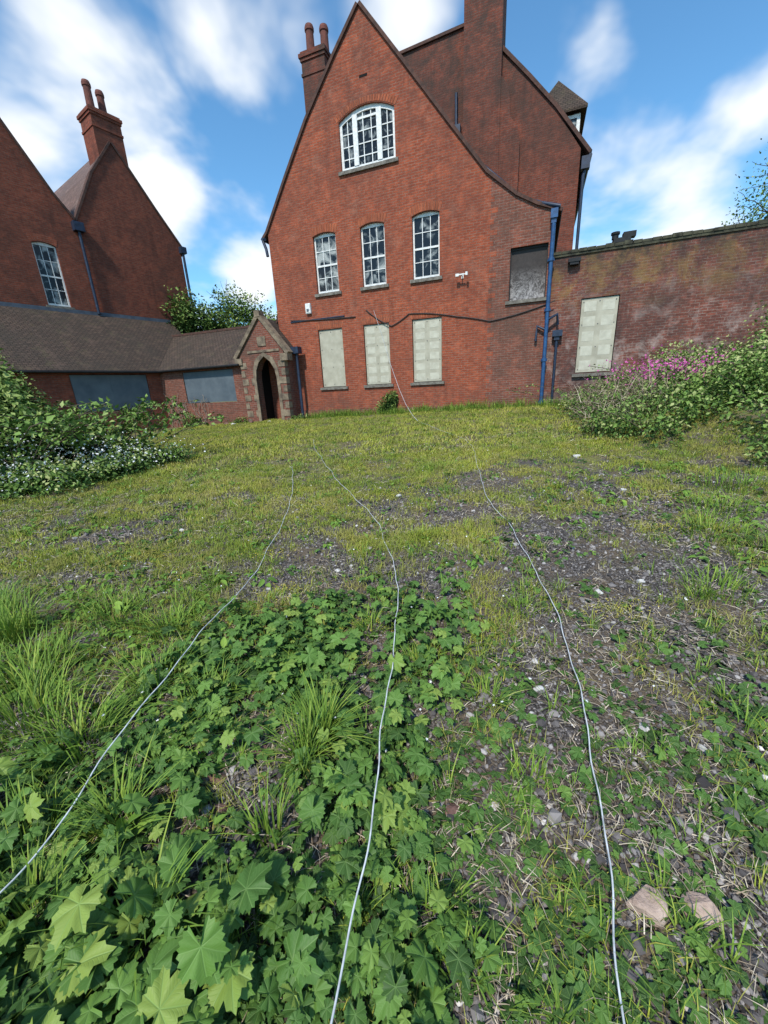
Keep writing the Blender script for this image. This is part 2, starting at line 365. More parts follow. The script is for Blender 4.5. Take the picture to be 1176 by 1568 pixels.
def sag(a,b_,s,n=8,y=-.03): return [(a[0]+(b_[0]-a[0])*i/n,y,a[1]+(b_[1]-a[1])*i/n-s*4*(i/n)*(1-i/n)) for i in range(n+1)]
curve_obj("wall_cables",[sag((-3.6,4.28),(-.74,4.14),.03),sag((-.3,4.32),(.68,3.68),.06),sag((.68,3.68),(1.35,4.02),.03),sag((1.35,4.02),(3.1,3.75),-.05),sag((3.1,3.75),(4.2,3.5),-.02),sag((4.2,3.5),(6.2,3.9),.05)],.016,M['cable'],H)
polys_obj("wall_cable_tray",box(-3.61,-1.2,-.035,-.0,4.20,4.235),M['navy'],H)
rw=[(-5.3,-.4),(-4.2,-.4),(-4.2,4.75),(-4.35,4.35),(-4.6,4.05),(-5.3,3.7)]
polys_obj("ramped_wing_wall",wall(rw,[],.25),M['brick'],H)
polys_obj("ramped_wall_coping",strip([(-4.2,4.75),(-4.35,4.35),(-4.6,4.05),(-5.3,3.7)],.18,.5,.08),M['coping'],H)
chimney("ridge_chimney",-3.5,-2.5,2.6,3.6,8.,14.0,2,H,M['brick_dark'],.95)
ry=5.
rear=[(-1.2,0),(6.85,0),(6.85,9.85),(5.83,11.31),(4.8,12.45),(3.85,13.45),(2.4,14.55),(-1.2,14.35)]
polys_obj("rear_block_wall",wall(rear,[],ry),M['brick_dark'],H)
polys_obj("rear_block_sides",[[(6.85,ry,0),(6.85,ry+8,0),(6.85,ry+8,9.85),(6.85,ry,9.85)],[(-1.2,ry,0),(-1.2,ry+8,0),(-1.2,ry+8,14.35),(-1.2,ry,14.35)]],M['brick_dark'],H)
polys_obj("rear_coping",strip([(-1.25,14.35),(2.45,14.55)],ry-.08,ry+.4,.1)+strip([(3.7,13.6),(4.8,12.45),(5.83,11.31),(7.15,9.62)],ry-.08,ry+.4,.12),M['coping'],H)
polys_obj("rear_roof",strip([(2.4,14.5),(3.85,13.4),(4.8,12.4),(5.83,11.26),(7.2,9.5)],ry+.4,ry+8,.07),M['tile'],H)
polys_obj("rear_roof_flat",strip([(-1.2,14.3),(2.4,14.5)],ry+.4,ry+8,.05),M['tile'],H)
st=box(2.42,3.84,ry-.35,ry+.9,6.,16.2)
st+=box(2.37,3.89,ry-.4,ry+.95,16.2,16.4)+box(2.3,3.96,ry-.47,ry+1.,16.4,16.6)+box(2.42,3.84,ry-.35,ry+.9,16.6,16.8)
polys_obj("rear_chimney_stack",st,M['brick_dark'],H)
sh=[(3.84,6),(4.62,6),(4.62,10.4),(4.52,10.9),(4.25,11.25),(4.15,12.2),(3.84,12.6)]
polys_obj("stack_shoulder",wall(sh,[],ry-.3)+[[(a[0],ry-.3,a[1]),(b_[0],ry-.3,b_[1]),(b_[0],ry,b_[1]),(a[0],ry,a[1])] for a,b_ in zip(sh[1:-1],sh[2:])],M['brick_dark'],H)
curve_obj("rear_pipe",[[(7.1,ry-.1,9.5),(7.0,ry-.1,8.9),(7.0,ry-.1,4.)],[(7.2,ry-.1,9.55),(7.2,ry+8,9.55)],[(2.1,ry-.1,12.6),(2.1,ry-.1,10.6),(2.35,ry-.1,10.3)]],.06,M['navy'],H)
polys_obj("rear_hopper",box(1.95,2.3,ry-.3,ry,11.2,11.5)+box(6.9,7.2,ry-.25,ry,9.1,9.5),M['navy'],H)
dy=ry+.9
polys_obj("dormer_cheeks",box(5.45,6.8,dy,dy+1.8,9.4,11.5),M['tile'],H)
ap=(5.9,dy+.8,13.0)
e=[(4.9,dy-.25,11.5),(7.0,dy-.25,11.5),(7.0,dy+2.,11.5),(4.9,dy+2.,11.5)]
polys_obj("dormer_roof",[[e[i],e[(i+1)%4],ap] for i in range(4)]+[e]+box(4.9,7.0,dy-.25,dy-.2,11.4,11.498),M['tile'],H)
polys_obj("dormer_window_frame",box(6.1,6.19,dy-.05,dy,9.9,11.35)+box(6.66,6.78,dy-.05,dy,9.4,11.35)+box(6.19,6.66,dy-.05,dy,11.23,11.35)+box(6.19,6.66,dy-.05,dy,10.55,10.62),M['white'],H)
polys_obj("dormer_window_glass",[[(6.19,dy-.02,9.5),(6.66,dy-.02,9.5),(6.66,dy-.02,11.25),(6.19,dy-.02,11.25)]],M['glass'],H)

al=frame("alarm_box",0,16,FD)
polys_obj("case",box(-2.83,-2.61,-.09,-.002,4.44,4.80)+box(-2.81,-2.63,-.11,-.09,4.47,4.77),M['white'],al)
polys_obj("label",box(-2.77,-2.67,-.113,-.1105,4.50,4.60),M['greyboard'],al)
cc=frame("security_camera",0,16,FD)
polys_obj("bracket",box(3.22,3.30,-.02,-.001,4.90,5.02)+box(3.245,3.275,-.2,-.02,4.95,4.98),M['white'],cc)
polys_obj("body",box(3.07,3.18,-.26,-.17,4.93,5.01)+box(3.18,3.36,-.24,-.2,4.96,5.0)+box(3.40,3.47,-.28,-.2,4.93,5.03)+box(3.36,3.40,-.24,-.22,4.97,4.99),M['white'],cc)

# ------------------------------------------------------------------ garden wall
GW=frame("garden_wall",0,16,FD)
gw=[(6.06,-.4),(16.,-.4),(16.,5.2),(6.06,5.2)]
polys_obj("brickwork",wall(gw,[[(6.98,1.68),(8.05,1.68),(8.05,3.9),(6.98,3.9)]],.16,.1)+[[(6.06,.55,-.4),(16,.55,-.4),(16,.55,5.2),(6.06,.55,5.2)],[(16,.16,-.4),(16,.55,-.4),(16,.55,5.2),(16,.16,5.2)]],M['brick_wall'],GW)
P=[];x=6.06
while x<16:
    w=.24; P+=box(x,x+w-.012,.10+random.uniform(-.012,.012),.62,5.2+.001,5.29+random.uniform(-.02,.02)); x+=w
P+=box(6.06,16,.12,.60,5.13,5.199)
polys_obj("coping_stones",P,M['moss'],GW)
board("window_board",7.0,8.03,1.70,3.88,.2,GW,rows=5)
polys_obj("window_sill",box(6.9,8.13,.06,.3,1.56,1.66),M['sill'],GW)
polys_obj("wall_lamp",box(6.5,6.85,-.05,.16,4.92,5.02)+box(6.55,6.8,-.03,.15,4.85,4.92),M['black'],GW)
polys_obj("coping_vent",box(7.7,8.15,.15,.5,5.3,5.42)+box(7.95,8.28,.2,.45,5.42,5.56)+lathe([(.09,0),(.09,.12),(.12,.12),(.12,.18),(0,.2)],7.75,.3,5.42),M['black'],GW)

# ------------------------------------------------------------------ left wing
WG=frame("brick_house",-9.98,19.1,WD)
YU=3.44
wg=[(-13,-.4),(4.24,-.4),(4.24,9.35),(3.2,10.75),(1.7,12.9),(.6,11.4),(-.55,9.25),(-1.2,10.1),(-2.4,12.2),(-3.6,14.1),(-4.8,12.2),(-6,9.9),(-6.9,9.25),(-13,9.25)]
polys_obj("upper_wall",wall(wg,[archhole(-2.41,-1.56,5.68,8.05,.1)],YU,.12),M['brick_wing'],WG)
polys_obj("wing_end_wall",[[(4.24,YU,-.4),(4.24,YU+9,-.4),(4.24,YU+9,9.35),(4.24,YU,9.35)]],M['brick_wing'],WG)
polys_obj("wing_coping",strip([(4.4,9.15),(4.24,9.37),(3.2,10.77),(1.7,12.92)],YU-.06,YU+.25,.09)+strip([(1.7,12.92),(.6,11.4),(-.5,9.3)],YU-.06,YU+.25,.09)
   +strip([(-.6,9.3),(-1.2,10.1),(-2.4,12.2),(-3.6,14.1)],YU-.06,YU+.25,.09)+strip([(-3.6,14.1),(-4.8,12.2),(-6,9.9),(-6.9,9.25)],YU-.06,YU+.25,.09),M['coping'],WG)
polys_obj("wing_roof",strip([(4.5,9.0),(4.24,9.35),(3.2,10.75),(1.7,12.9)],YU+.25,YU+9,.06)+strip([(1.7,12.9),(.6,11.4),(-.55,9.25)],YU+.25,YU+9,.06)
   +strip([(-.55,9.25),(-1.2,10.1),(-2.4,12.2),(-3.6,14.1)],YU+.25,YU+9,.06)+strip([(-3.6,14.1),(-4.8,12.2),(-6,9.9),(-6.9,9.25),(-13,9.25)],YU+.25,YU+9,.06),M['tile_red'],WG)
chimney("wing_chimney",1.1,2.35,YU+.02,YU+1.1,10.5,14.1,2,WG,M['brick_wing'],1.1)
sash("wing_sash",-2.41,-1.56,5.68,8.05,YU+.09,WG)
polys_obj("wing_arch",archband(-2.44,-1.53,8.06,.1,.26,YU),M['brick'],WG)
polys_obj("wing_sill",sill(-2.41,-1.56,5.68,YU),M['sill'],WG)
curve_obj("wing_drainpipe",[[(-.55,YU-.12,8.9),(-.55,YU-.12,5.5)],[(4.3,YU-.1,9.3),(4.3,YU-.1,4.)]],.065,M['navy'],WG)
polys_obj("wing_hopper",box(-.75,-.35,YU-.28,YU,8.85,9.2)+box(4.15,4.45,YU-.25,YU,9.0,9.3),M['navy'],WG)
polys_obj("leanto_wall",wall([(-13,-.4),(0,-.4),(0,2.85),(-13,2.85)],[[(-3.5,1.15),(-.6,1.15),(-.6,2.62),(-3.5,2.62)],[(-8.3,1.15),(-5.3,1.15),(-5.3,2.62),(-8.3,2.62)]],0,.1),M['brick_wing'],WG)
polys_obj("leanto_board",box(-3.48,-.62,.03,.06,1.17,2.6)+box(-8.28,-5.32,.03,.06,1.17,2.6)+box(-2.1,-2.08,.024,.03,1.17,2.6),M['greyboard'],WG)
polys_obj("leanto_roof",[[(-13,-.18,2.76),(2.9,-.18,2.76),(2.9,YU,5.5),(-13,YU,5.5)],[(-13,-.18,2.70),(2.9,-.18,2.70),(2.9,-.18,2.76),(-13,-.18,2.76)],[(-13,-.18,2.70),(.3,-.18,2.70),(.3,0,2.72),(-13,0,2.72)]],M['tile'],WG)
polys_obj("leanto_flashing",box(-13,2.9,YU-.07,YU,5.42,5.6),M['lead'],WG)
curve_obj("leanto_gutter",[[(-13,-.24,2.70),(.0,-.24,2.70)]],.05,M['black'],WG)
LK=frame("link_range",-9.98,19.1,FD)
polys_obj("link_wall",wall([(-.5,-.4),(4.7,-.4),(4.7,2.85),(-.5,2.85)],[[(1.35,1.28),(4.15,1.28),(4.15,2.62),(1.35,2.62)]],0,.1),M['brick_grey'],LK)
polys_obj("link_board",box(1.37,4.13,.03,.06,1.3,2.6),M['greyboard'],LK)
polys_obj("link_roof",[[(-3.,-.18,2.76),(4.75,-.18,2.76),(4.75,2.75,4.6),(-3.,2.75,4.6)],[(-3,5.6,2.76),(4.75,5.6,2.76),(4.75,2.75,4.6),(-3.,2.75,4.6)],[(0,-.18,2.7),(4.75,-.18,2.7),(4.75,-.18,2.76),(0,-.18,2.76)]],M['tile'],LK)
polys_obj("link_ridge",box(-3.,4.75,2.68,2.82,4.58,4.68),M['coping'],LK)
curve_obj("link_gutter",[[(.15,-.24,2.72),(4.7,-.24,2.72)]],.05,M['black'],LK)
PO=frame("stone_porch",-9.98,19.1,FD)
pf=[(4.72,-.4),(6.85,-.4),(6.85,3.15),(5.9,4.35),(4.72,3.05)]
dc=[(5.42,-.0),(6.42,-.0),(6.42,2.1),(6.37,2.45),(6.2,2.75),(5.92,2.97),(5.64,2.75),(5.47,2.45),(5.42,2.1)]
polys_obj("porch_front",wall(pf,[dc],-.12,.35),M['brick_grey'],PO)
polys_obj("porch_sides",[[(6.85,-.12,-.4),(6.85,.9,-.4),(6.85,.9,3.15),(6.85,-.12,3.15)],[(4.72,-.12,-.4),(4.72,3,-.4),(4.72,3,3.05),(4.72,-.12,3.05)]],M['brick_grey'],PO)
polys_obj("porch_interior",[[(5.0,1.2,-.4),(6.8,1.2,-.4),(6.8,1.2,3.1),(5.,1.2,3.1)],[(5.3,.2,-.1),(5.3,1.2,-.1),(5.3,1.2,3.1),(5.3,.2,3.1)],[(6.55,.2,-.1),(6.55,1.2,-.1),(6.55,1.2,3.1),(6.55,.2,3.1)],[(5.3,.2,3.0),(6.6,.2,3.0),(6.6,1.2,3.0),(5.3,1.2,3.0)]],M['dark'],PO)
Q=[]
out=[(u+(-.14 if u<5.9 else .14 if u>5.95 else 0),z+(.15 if z>2.5 else .07 if z>2.3 else 0)) for u,z in dc]
for i in range(1,len(dc)):
    a,b_=dc[i],dc[(i+1)%len(dc)]; c,d=out[i],out[(i+1)%len(dc)]
    f=[(a[0],-.15,a[1]),(b_[0],-.15,b_[1]),(d[0],-.15,d[1]),(c[0],-.15,c[1])]
    g=[(q[0],.0,q[2]) for q in f]
    Q+=[f]+[[f[j],f[(j+1)%4],g[(j+1)%4],g[j]] for j in range(4)]
for k in range(8):
    z=.3+k*.32; w=.30 if k%2 else .18
    Q+=box(4.715,4.715+w,-.14,-.118,z,z+.24)+box(6.855-w,6.856,-.14,.1,z,z+.24)
    if z<2.2: Q+=box(5.28-(.1 if k%2 else 0),5.282,-.145,-.118,z,z+.26)+box(6.558,6.56+(.1 if k%2 else 0),-.145,-.118,z,z+.26)
Q+=strip([(4.55,2.9),(5.9,4.37)],-.2,.15,.14)+strip([(5.9,4.37),(7.02,2.97)],-.2,.15,.14)
Q+=box(4.5,4.85,-.2,.15,2.7,2.95)+box(6.72,7.07,-.2,.15,2.75,3.02)+box(5.15,6.68,-.155,-.12,3.12,3.2)
Q+=box(5.78,6.02,-.22,.1,4.40,4.62)+box(5.7,6.1,-.15,-.12,3.35,3.7)
Q+=box(5.3,6.55,-.35,.2,-.3,.36)
polys_obj("stonework",Q,M['stone'],PO)
polys_obj("open_door",box(6.28,6.34,.25,1.1,.37,2.6),M['brickbit'],PO)
polys_obj("porch_roof",strip([(4.6,2.95),(5.9,4.37)],.15,3.5,.05)+strip([(5.9,4.37),(6.98,3.02)],.15,1.2,.05),M['tile'],PO)
curve_obj("porch_drainpipe",[[(7.15,.35,3.2),(7.15,.35,.2)]],.06,M['navy'],PO)
polys_obj("porch_hopper",box(6.98,7.32,.2,.5,3.0,3.25),M['navy'],PO)
rv=np.random.default_rng(12); vp=[]
for k in range(26):
    x=rv.uniform(-.1,2.2); z=.1; q=[(x,-.03,z)]
    for j in range(10):
        x+=rv.normal(0,.09); z+=rv.uniform(.05,.22); q.append((x,-.03-rv.uniform(0,.03),z))
    vp.append(q)
curve_obj("wall_creeper",vp,.009,M['vine'],LK,1)

# ------------------------------------------------------------------ terrain
def hsh(i,j,s): 
    v=np.sin(i*127.1+j*311.7+s*74.7)*43758.5453; return v-np.floor(v)
def vn(x,y,s=0):
    i=np.floor(x);j=np.floor(y);fx=x-i;fy=y-j;fx=fx*fx*(3-2*fx);fy=fy*fy*(3-2*fy)
    return (hsh(i,j,s)*(1-fx)+hsh(i+1,j,s)*fx)*(1-fy)+(hsh(i,j+1,s)*(1-fx)+hsh(i+1,j+1,s)*fx)*fy
def fbm(x,y,s=0,o=4):
    t=0;a=.5;q=0
    for k in range(o): t=t+a*vn(x*2**k,y*2**k,s+k);q+=a;a*=.5
    return t/q
def sm(t): t=np.clip(t,0,1); return t*t*(3-2*t)
def xedge(y): return np.interp(y,[-5,0,3,4.75,7.4,10.8,13.5,16],[8,7,6.2,5.0,4.0,5.2,6.2,8])
def HT(x,y):
    x=np.asarray(x,float);y=np.asarray(y,float)
    yy=np.clip(y,0,20); z=yy/14*(.5+.035*np.clip(x,-12,10))
    z=z+.50*sm((x-xedge(y))/2.4)*sm((15.-y)/3)*sm((y+3)/4)
    z=z+.07*(fbm(x*.7,y*.7,3)-.5)+.03*(fbm(x*4,y*4,9)-.5)*np.clip(1.4-np.abs(y)/8,0,1)
    return z
def graded(lo,hi,step,far):
    a=list(np.arange(lo,hi,step)); s=step
    up=[];v=hi
    while v<far: up.append(v); s*=1.13; v+=s
    up.append(far)
    dn=[];v=lo;s=step
    while v>-far: s*=1.13; v-=s; dn.append(v)
    return np.array(sorted(dn)+a+up)
gx=graded(-4.,4.,.03,400); gy=graded(-.2,6.5,.03,400)
X,Y=np.meshgrid(gx,gy); Z=HT(X,Y)
nx,ny=len(gx),len(gy)
V=np.stack([X,Y,Z],-1).reshape(-1,3)
idx=np.arange(nx*ny).reshape(ny,nx)
Q4=np.stack([idx[:-1,:-1],idx[:-1,1:],idx[1:,1:],idx[1:,:-1]],-1).reshape(-1,4)
def mk(name,V,F,mat,rnd=None,luv=None,smooth=False):
    k=F.shape[1]; me=bpy.data.meshes.new(name)
    me.vertices.add(len(V)); me.vertices.foreach_set("co",V.astype(np.float32).ravel())
    me.loops.add(F.size); me.loops.foreach_set("vertex_index",F.astype(np.int32).ravel())
    me.polygons.add(len(F)); me.polygons.foreach_set("loop_start",np.arange(0,F.size,k,dtype=np.int32))
    me.update(calc_edges=True)
    me.polygons.foreach_set("use_smooth",np.full(len(F),smooth,dtype=bool))
    if rnd is not None:
        a=me.attributes.new("rnd",'FLOAT','POINT'); a.data.foreach_set("value",rnd.astype(np.float32).ravel())
    if luv is not None:
        a=me.attributes.new("luv",'FLOAT_VECTOR','POINT'); a.data.foreach_set("vector",luv.astype(np.float32).ravel())
    me.materials.append(mat)
    o=bpy.data.objects.new(name,me); COL.objects.link(o); return o
m,nt,b=newmat("ground_soil_gravel"); L=nt.links
g=N(nt,"ShaderNodeNewGeometry").outputs["Position"]
vo=N(nt,"ShaderNodeTexVoronoi"); vo.inputs["Scale"].default_value=85; L.new(g,vo.inputs["Vector"])
sc_=N(nt,"ShaderNodeSeparateColor"); L.new(vo.outputs["Color"],sc_.inputs[0])
grav=ramp(nt,sc_.outputs[0],[(0,(.035,.031,.03)),(.5,(.105,.093,.088)),(.85,(.21,.19,.18)),(1,(.42,.39,.37))])
grav=mix(nt,ramp(nt,vo.outputs["Distance"],BW(.35,.75)),grav,(.03,.024,.019))  # shadow between the stones painted as a dark colour
soil=mix(nt,noise(nt,g,40,3,.7),(.050,.036,.025),(.19,.15,.105))
col=mix(nt,ramp(nt,noise(nt,g,2.2,4,.65),BW(.42,.56)),soil,grav)
moss=mix(nt,noise(nt,g,25,3,.7),(.10,.105,.025),(.27,.27,.06))
sy=N(nt,"ShaderNodeSeparateXYZ"); L.new(g,sy.inputs[0])
mr=N(nt,"ShaderNodeMapRange"); L.new(sy.outputs[1],mr.inputs[0]); mr.inputs[1].default_value=1.5; mr.inputs[2].default_value=9; mr.inputs[3].default_value=-.12; mr.inputs[4].default_value=.08
mf=ramp(nt,math_(nt,'ADD',noise(nt,g,1.9,6,.75),mr.outputs[0]),BW(.50,.60))
col=mix(nt,math_(nt,'MULTIPLY',mf,.8),col,moss)
L.new(col,b.inputs["Base Color"]); b.inputs["Roughness"].default_value=.95
bump(nt,b,math_(nt,'ADD',math_(nt,'MULTIPLY',vo.outputs["Distance"],-1.),noise(nt,g,60,2)),.8,.012)
mk("ground",V,Q4,m,smooth=True)

# ------------------------------------------------------------------ scatter helpers
def rotm(yaw,pitch,roll):
    cy,sy_,cp,sp_,cr,sr=np.cos(yaw),np.sin(yaw),np.cos(pitch),np.sin(pitch),np.cos(roll),np.sin(roll)
    n=len(yaw);Z0=np.zeros(n);O=np.ones(n)
    Rz=np.stack([cy,-sy_,Z0,sy_,cy,Z0,Z0,Z0,O],-1).reshape(n,3,3)
    Rx=np.stack([O,Z0,Z0,Z0,cp,-sp_,Z0,sp_,cp],-1).reshape(n,3,3)
    Ry=np.stack([cr,Z0,sr,Z0,O,Z0,-sr,Z0,cr],-1).reshape(n,3,3)
    return Rz@Rx@Ry
def scat(tv,tf,P,Rm,S):
    n=len(P); S=np.asarray(S)
    if S.ndim==1: S=np.repeat(S[:,None],3,1)
    V=np.einsum('nij,nvj->nvi',Rm,tv[None]*S[:,None,:])+P[:,None,:]
    F=tf[None]+(np.arange(n)*len(tv))[:,None,None]
    return V.reshape(-1,3),F.reshape(-1,3)
def scatter(name,tv,tf,P,Rm,S,mat,rnd,smooth=False):
    V,F=scat(tv,tf,P,Rm,S)
    return mk(name,V,F,mat,np.repeat(rnd,len(tv)),np.tile(tv,(len(P),1)),smooth)
def blades(P,yaw,h,lean,w,rnd,seg=2):
    n=len(P); t=np.linspace(0,1,seg+1)
    dx,dy=np.cos(yaw),np.sin(yaw); sx,sy_=-dy,dx
    ws=w[:,None]*(1-t[None,:-1]**1.5*.75)/2
    out=lean[:,None]*h[:,None]*t[None]**1.8
    up=h[:,None]*(t[None]-.32*np.minimum(lean,1.6)[:,None]*t[None]**2.4)
    c=np.stack([P[:,0:1]+dx[:,None]*out,P[:,1:2]+dy[:,None]*out,P[:,2:3]+up],-1)
    side=np.stack([sx,sy_,np.zeros(n)],-1)
    Lf=c[:,:-1]-side[:,None]*ws[...,None]; Rt=c[:,:-1]+side[:,None]*ws[...,None]
    V=np.concatenate([Lf,Rt,c[:,-1:]],1)
    f=[]
    for i in range(seg-1): f+=[(i,seg+i,seg+i+1),(i,seg+i+1,i+1)]
    f.append((seg-1,2*seg-1,2*seg))
    f=np.array(f); F=f[None]+(np.arange(n)*(2*seg+1))[:,None,None]
    return V.reshape(-1,3),F.reshape(-1,3),np.repeat(rnd,2*seg+1)
def merge(parts):
    V=[];F=[];R=[];o=0
    for v,f,r in parts: V.append(v);F.append(f+o);R.append(r);o+=len(v)
    return np.concatenate(V),np.concatenate(F),np.concatenate(R)

def gdens(x,y):
    far=sm((y-2.0)/4.5)
    d=.20+.60*far
    d=d-.24*sm((x-.6)/1.2)*sm((7.5-y)/2.5)*sm((6-x)/2)
    d=d+.40*sm((-x-.7)/.8)*sm((5-y)/2)
    d=d+.25*sm((x-3.)/1.5)*sm((7-y)/2)
    pat=fbm(x*1.5,y*1.5,21,5); pat2=fbm(x*4.6,y*4.6,40,3)
    return np.clip(d+(pat-.5)*2.1+(pat2-.5)*1.7,0.02,1.1)
def inside(x,y):
    q=(x*.362+(y-16)*.9322); return q<-.1
parts=[]
def lawn(n,x0,x1,y0,y1,hl,hh,w,seg=2,clump=9,cr=.05):
    nc=n//clump
    x=rng.uniform(x0,x1,nc);y=y0+(y1-y0)*rng.uniform(0,1,nc)
    k=(rng.uniform(0,1,nc)<gdens(x,y)**1.3)&inside(x,y)&(np.abs(x)<1.25*y+.8); x=x[k];y=y[k]
    s=fbm(x*.8,y*.8,77,3)
    x=np.repeat(x,clump)+rng.normal(0,cr,len(x)*clump); y=np.repeat(y,clump)+rng.normal(0,cr,len(y)*clump); s=np.repeat(s,clump)
    n=len(x); h=rng.uniform(hl,hh,n)*(.5+1.1*s)
    P=np.stack([x,y,HT(x,y)-.005],-1)
    parts.append(blades(P,rng.uniform(0,6.283,n),h,rng.uniform(.1,1.4,n),rng.uniform(.6,1.2,n)*w,np.clip(rng.beta(2,2.2,n)+(s-.5)*.6,0,1),seg))
lawn(120000,-3.5,3.5,.4,3.6,.03,.09,.0036,cr=.028)
lawn(280000,-6,6,3.2,7.5,.025,.075,.0058,cr=.035)
lawn(220000,-9,8,7.,19,.035,.10,.013,cr=.06)
V,F,R_=merge(parts); mk("lawn_grass",V,F,M['lawn'],R_)

parts=[]
def tuft(x,y,n,h,r,lean=1.2,w=.008):
    a=rng.uniform(0,6.283,n); rr=r*np.sqrt(rng.uniform(0,1,n))
    px=x+np.cos(a)*rr;py=y+np.sin(a)*rr
    P=np.stack([px,py,HT(px,py)-.005],-1)
    parts.append(blades(P,a+rng.normal(0,.7,n),h*rng.uniform(.45,1.1,n),rng.uniform(.1,lean,n),w*rng.uniform(.5,1.1,n),np.clip(rng.beta(2,2,n),0,1),5))
for (x,y,n,h,r) in [(-.33,1.32,160,.27,.06),(-.38,1.22,110,.22,.05),(-2.5,2.2,320,.34,.16),(-2.9,2.5,260,.30,.18),(-1.4,1.35,200,.26,.14),(-1.75,1.5,240,.28,.18),(-1.25,1.7,180,.22,.15),
    (-2.0,1.8,240,.26,.2),(-.9,1.55,120,.18,.12),(-.75,.72,80,.24,.06),(-1.0,1.0,110,.22,.08),(.45,1.5,70,.13,.07),(-.12,2.1,110,.14,.1),(.15,1.75,110,.12,.09),(.5,1.1,60,.10,.07),
    (.85,2.2,90,.12,.1),(.15,.62,40,.14,.05),(2.9,3.2,220,.2,.3),(3.4,3.7,260,.2,.3),(2.2,2.3,160,.15,.2),(3.2,2.7,260,.2,.3),(4.2,4.4,300,.22,.4),(2.1,1.6,100,.14,.15),
    (-1.1,.75,100,.22,.08),(-1.3,.95,140,.22,.1),(-1.9,2.4,200,.2,.2),(-1.4,2.2,160,.18,.15),(-.45,.95,50,.2,.05)]:
    tuft(x,y,n,h,r)
for k in range(620):
    y=rng.uniform(1.8,13.5);x=rng.uniform(-1.15*y-.5,1.0*y+.5)
    if rng.uniform()<gdens(np.array([x]),np.array([y]))[0] and inside(x,y): tuft(x,y,int(rng.uniform(16,44)),rng.uniform(.07,.16),rng.uniform(.05,.12),1.3,.006+.0006*y)
for k in range(140):
    y=rng.uniform(.45,2.8);x=rng.uniform(-1.1*y-.4,1.0*y+.3)
    tuft(x,y,int(rng.uniform(8,26)),rng.uniform(.07,.17),rng.uniform(.02,.06),1.2,.0055)
for k in range(300):
    u=rng.uniform(-3,11); o=rng.uniform(.1,.7); x=u*.9322-.362*o; y=16-.362*u-.9322*o
    tuft(x,y,26,rng.uniform(.10,.42),.15,1.,.014)
V,F,R_=merge(parts); mk("grass_tuft",V,F,M['tuft'],R_)

def lobed(ns,rings=2,lob=((0,1.),(50,.86),(100,.64),(142,.44)),serr=.07,cut=.38):
    ang=np.linspace(-180,180,ns,endpoint=False)+360/ns/2
    r=np.zeros(ns)
    for a0,rr in lob:
        for s in (-1,1): r=np.maximum(r,rr*(1-cut*np.minimum(1,np.abs(ang-s*a0)/27.)**1.15))
    r=np.where(np.abs(ang)>165,.16,r)
    r=r*(1+serr*(np.arange(ns)%2*2-1))
    t=np.radians(ang); V=[(0,0,0)]
    for k in range(1,rings+1):
        q=k/rings
        for i in range(ns):
            R0=r[i]*q; up=.12*abs(math.sin(math.radians(ang[i])*180/50.))*q - .26*R0**2
            V.append((R0*math.sin(t[i]),R0*math.cos(t[i]),up))
    F=[]
    for i in range(ns):
        j=(i+1)%ns; F.append((0,1+j,1+i))
        for k in range(rings-1):
            a=1+k*ns; F+= [(a+i,a+j,a+ns+j),(a+i,a+ns+j,a+ns+i)]
    return np.array(V),np.array(F)
lobV,lobF=lobed(44,2); lobVs,lobFs=lobed(22,1)
def ovate(n=5,w=.28,fold=.12,droop=.25):
    V=[];F=[]
    for i in range(n+1):
        t=i/n; ww=w*math.sin(math.pi*min(1,t*.93+.04))**.8*(1.25-.6*t); z=-droop*t*t
        V+=[(-ww,t,z+fold*ww*3),(0,t,z),(ww,t,z+fold*ww*3)]
    for i in range(n):
        a=3*i
        F+=[(a,a+1,a+4),(a,a+4,a+3),(a+1,a+2,a+5),(a+1,a+5,a+4)]
    return np.array(V),np.array(F)
ovV,ovF=ovate(4)
smV=np.array([(0,0,0),(-.3,.4,.06),(0,.45,0),(.3,.4,.06),(0,1,-.1)]);smF=np.array([(0,2,1),(0,3,2),(1,2,4),(2,3,4)])
def rosette(centers,nl,size,hgt,spread):
    Ps=[];Y=[];PT=[];RO=[];S=[];Rn=[]
    for (x,y,s) in centers:
        n=int(nl*rng.uniform(.6,1.3)); a=rng.uniform(0,6.283,n); r=np.sqrt(rng.uniform(0.02,1,n))
        px=x+np.cos(a)*r*spread*s;py=y+np.sin(a)*r*spread*s
        pz=HT(px,py)+hgt*s*(.25+.9*(1-r**1.5))*rng.uniform(.5,1.1,n)
        Ps.append(np.stack([px,py,pz],-1)); Y.append(a-math.pi/2+rng.normal(0,.5,n)); PT.append(rng.normal(-.12,.36,n)-.22*r); RO.append(rng.normal(0,.32,n))
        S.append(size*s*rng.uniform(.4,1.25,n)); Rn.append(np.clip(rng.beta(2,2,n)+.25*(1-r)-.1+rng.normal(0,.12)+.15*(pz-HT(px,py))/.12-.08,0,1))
    return np.concatenate(Ps),rotm(np.concatenate(Y),np.concatenate(PT),np.concatenate(RO)),np.concatenate(S),np.concatenate(Rn)
def leafdens(x,y):
    d=sm((.32-x+.25*(y-.8))/.6)*sm((2.7-y)/.6)*(1-sm((y-1.1)/.3)*sm((-x-1.0)/.35))
    hole=np.exp(-(((x+.55)/.22)**2+((y-1.15)/.16)**2))+.8*np.exp(-(((x+.1)/.18)**2+((y-1.9)/.3)**2))
    return np.clip(d*(1.3-.75*fbm(x*2.2,y*2.2,61,3)) - hole*1.3,0,1)
c=[]
for _ in range(1900):
    x=rng.uniform(-2.,.8);y=rng.uniform(.3,2.8)
    if rng.uniform()<leafdens(x,y)*.52: c.append((x,y,rng.uniform(.6,1.15)*(1.5 if y<.75 and x<-.4 else 1.)))
P,Rm,S,Rn=rosette(c,11,.050,.13,.12)
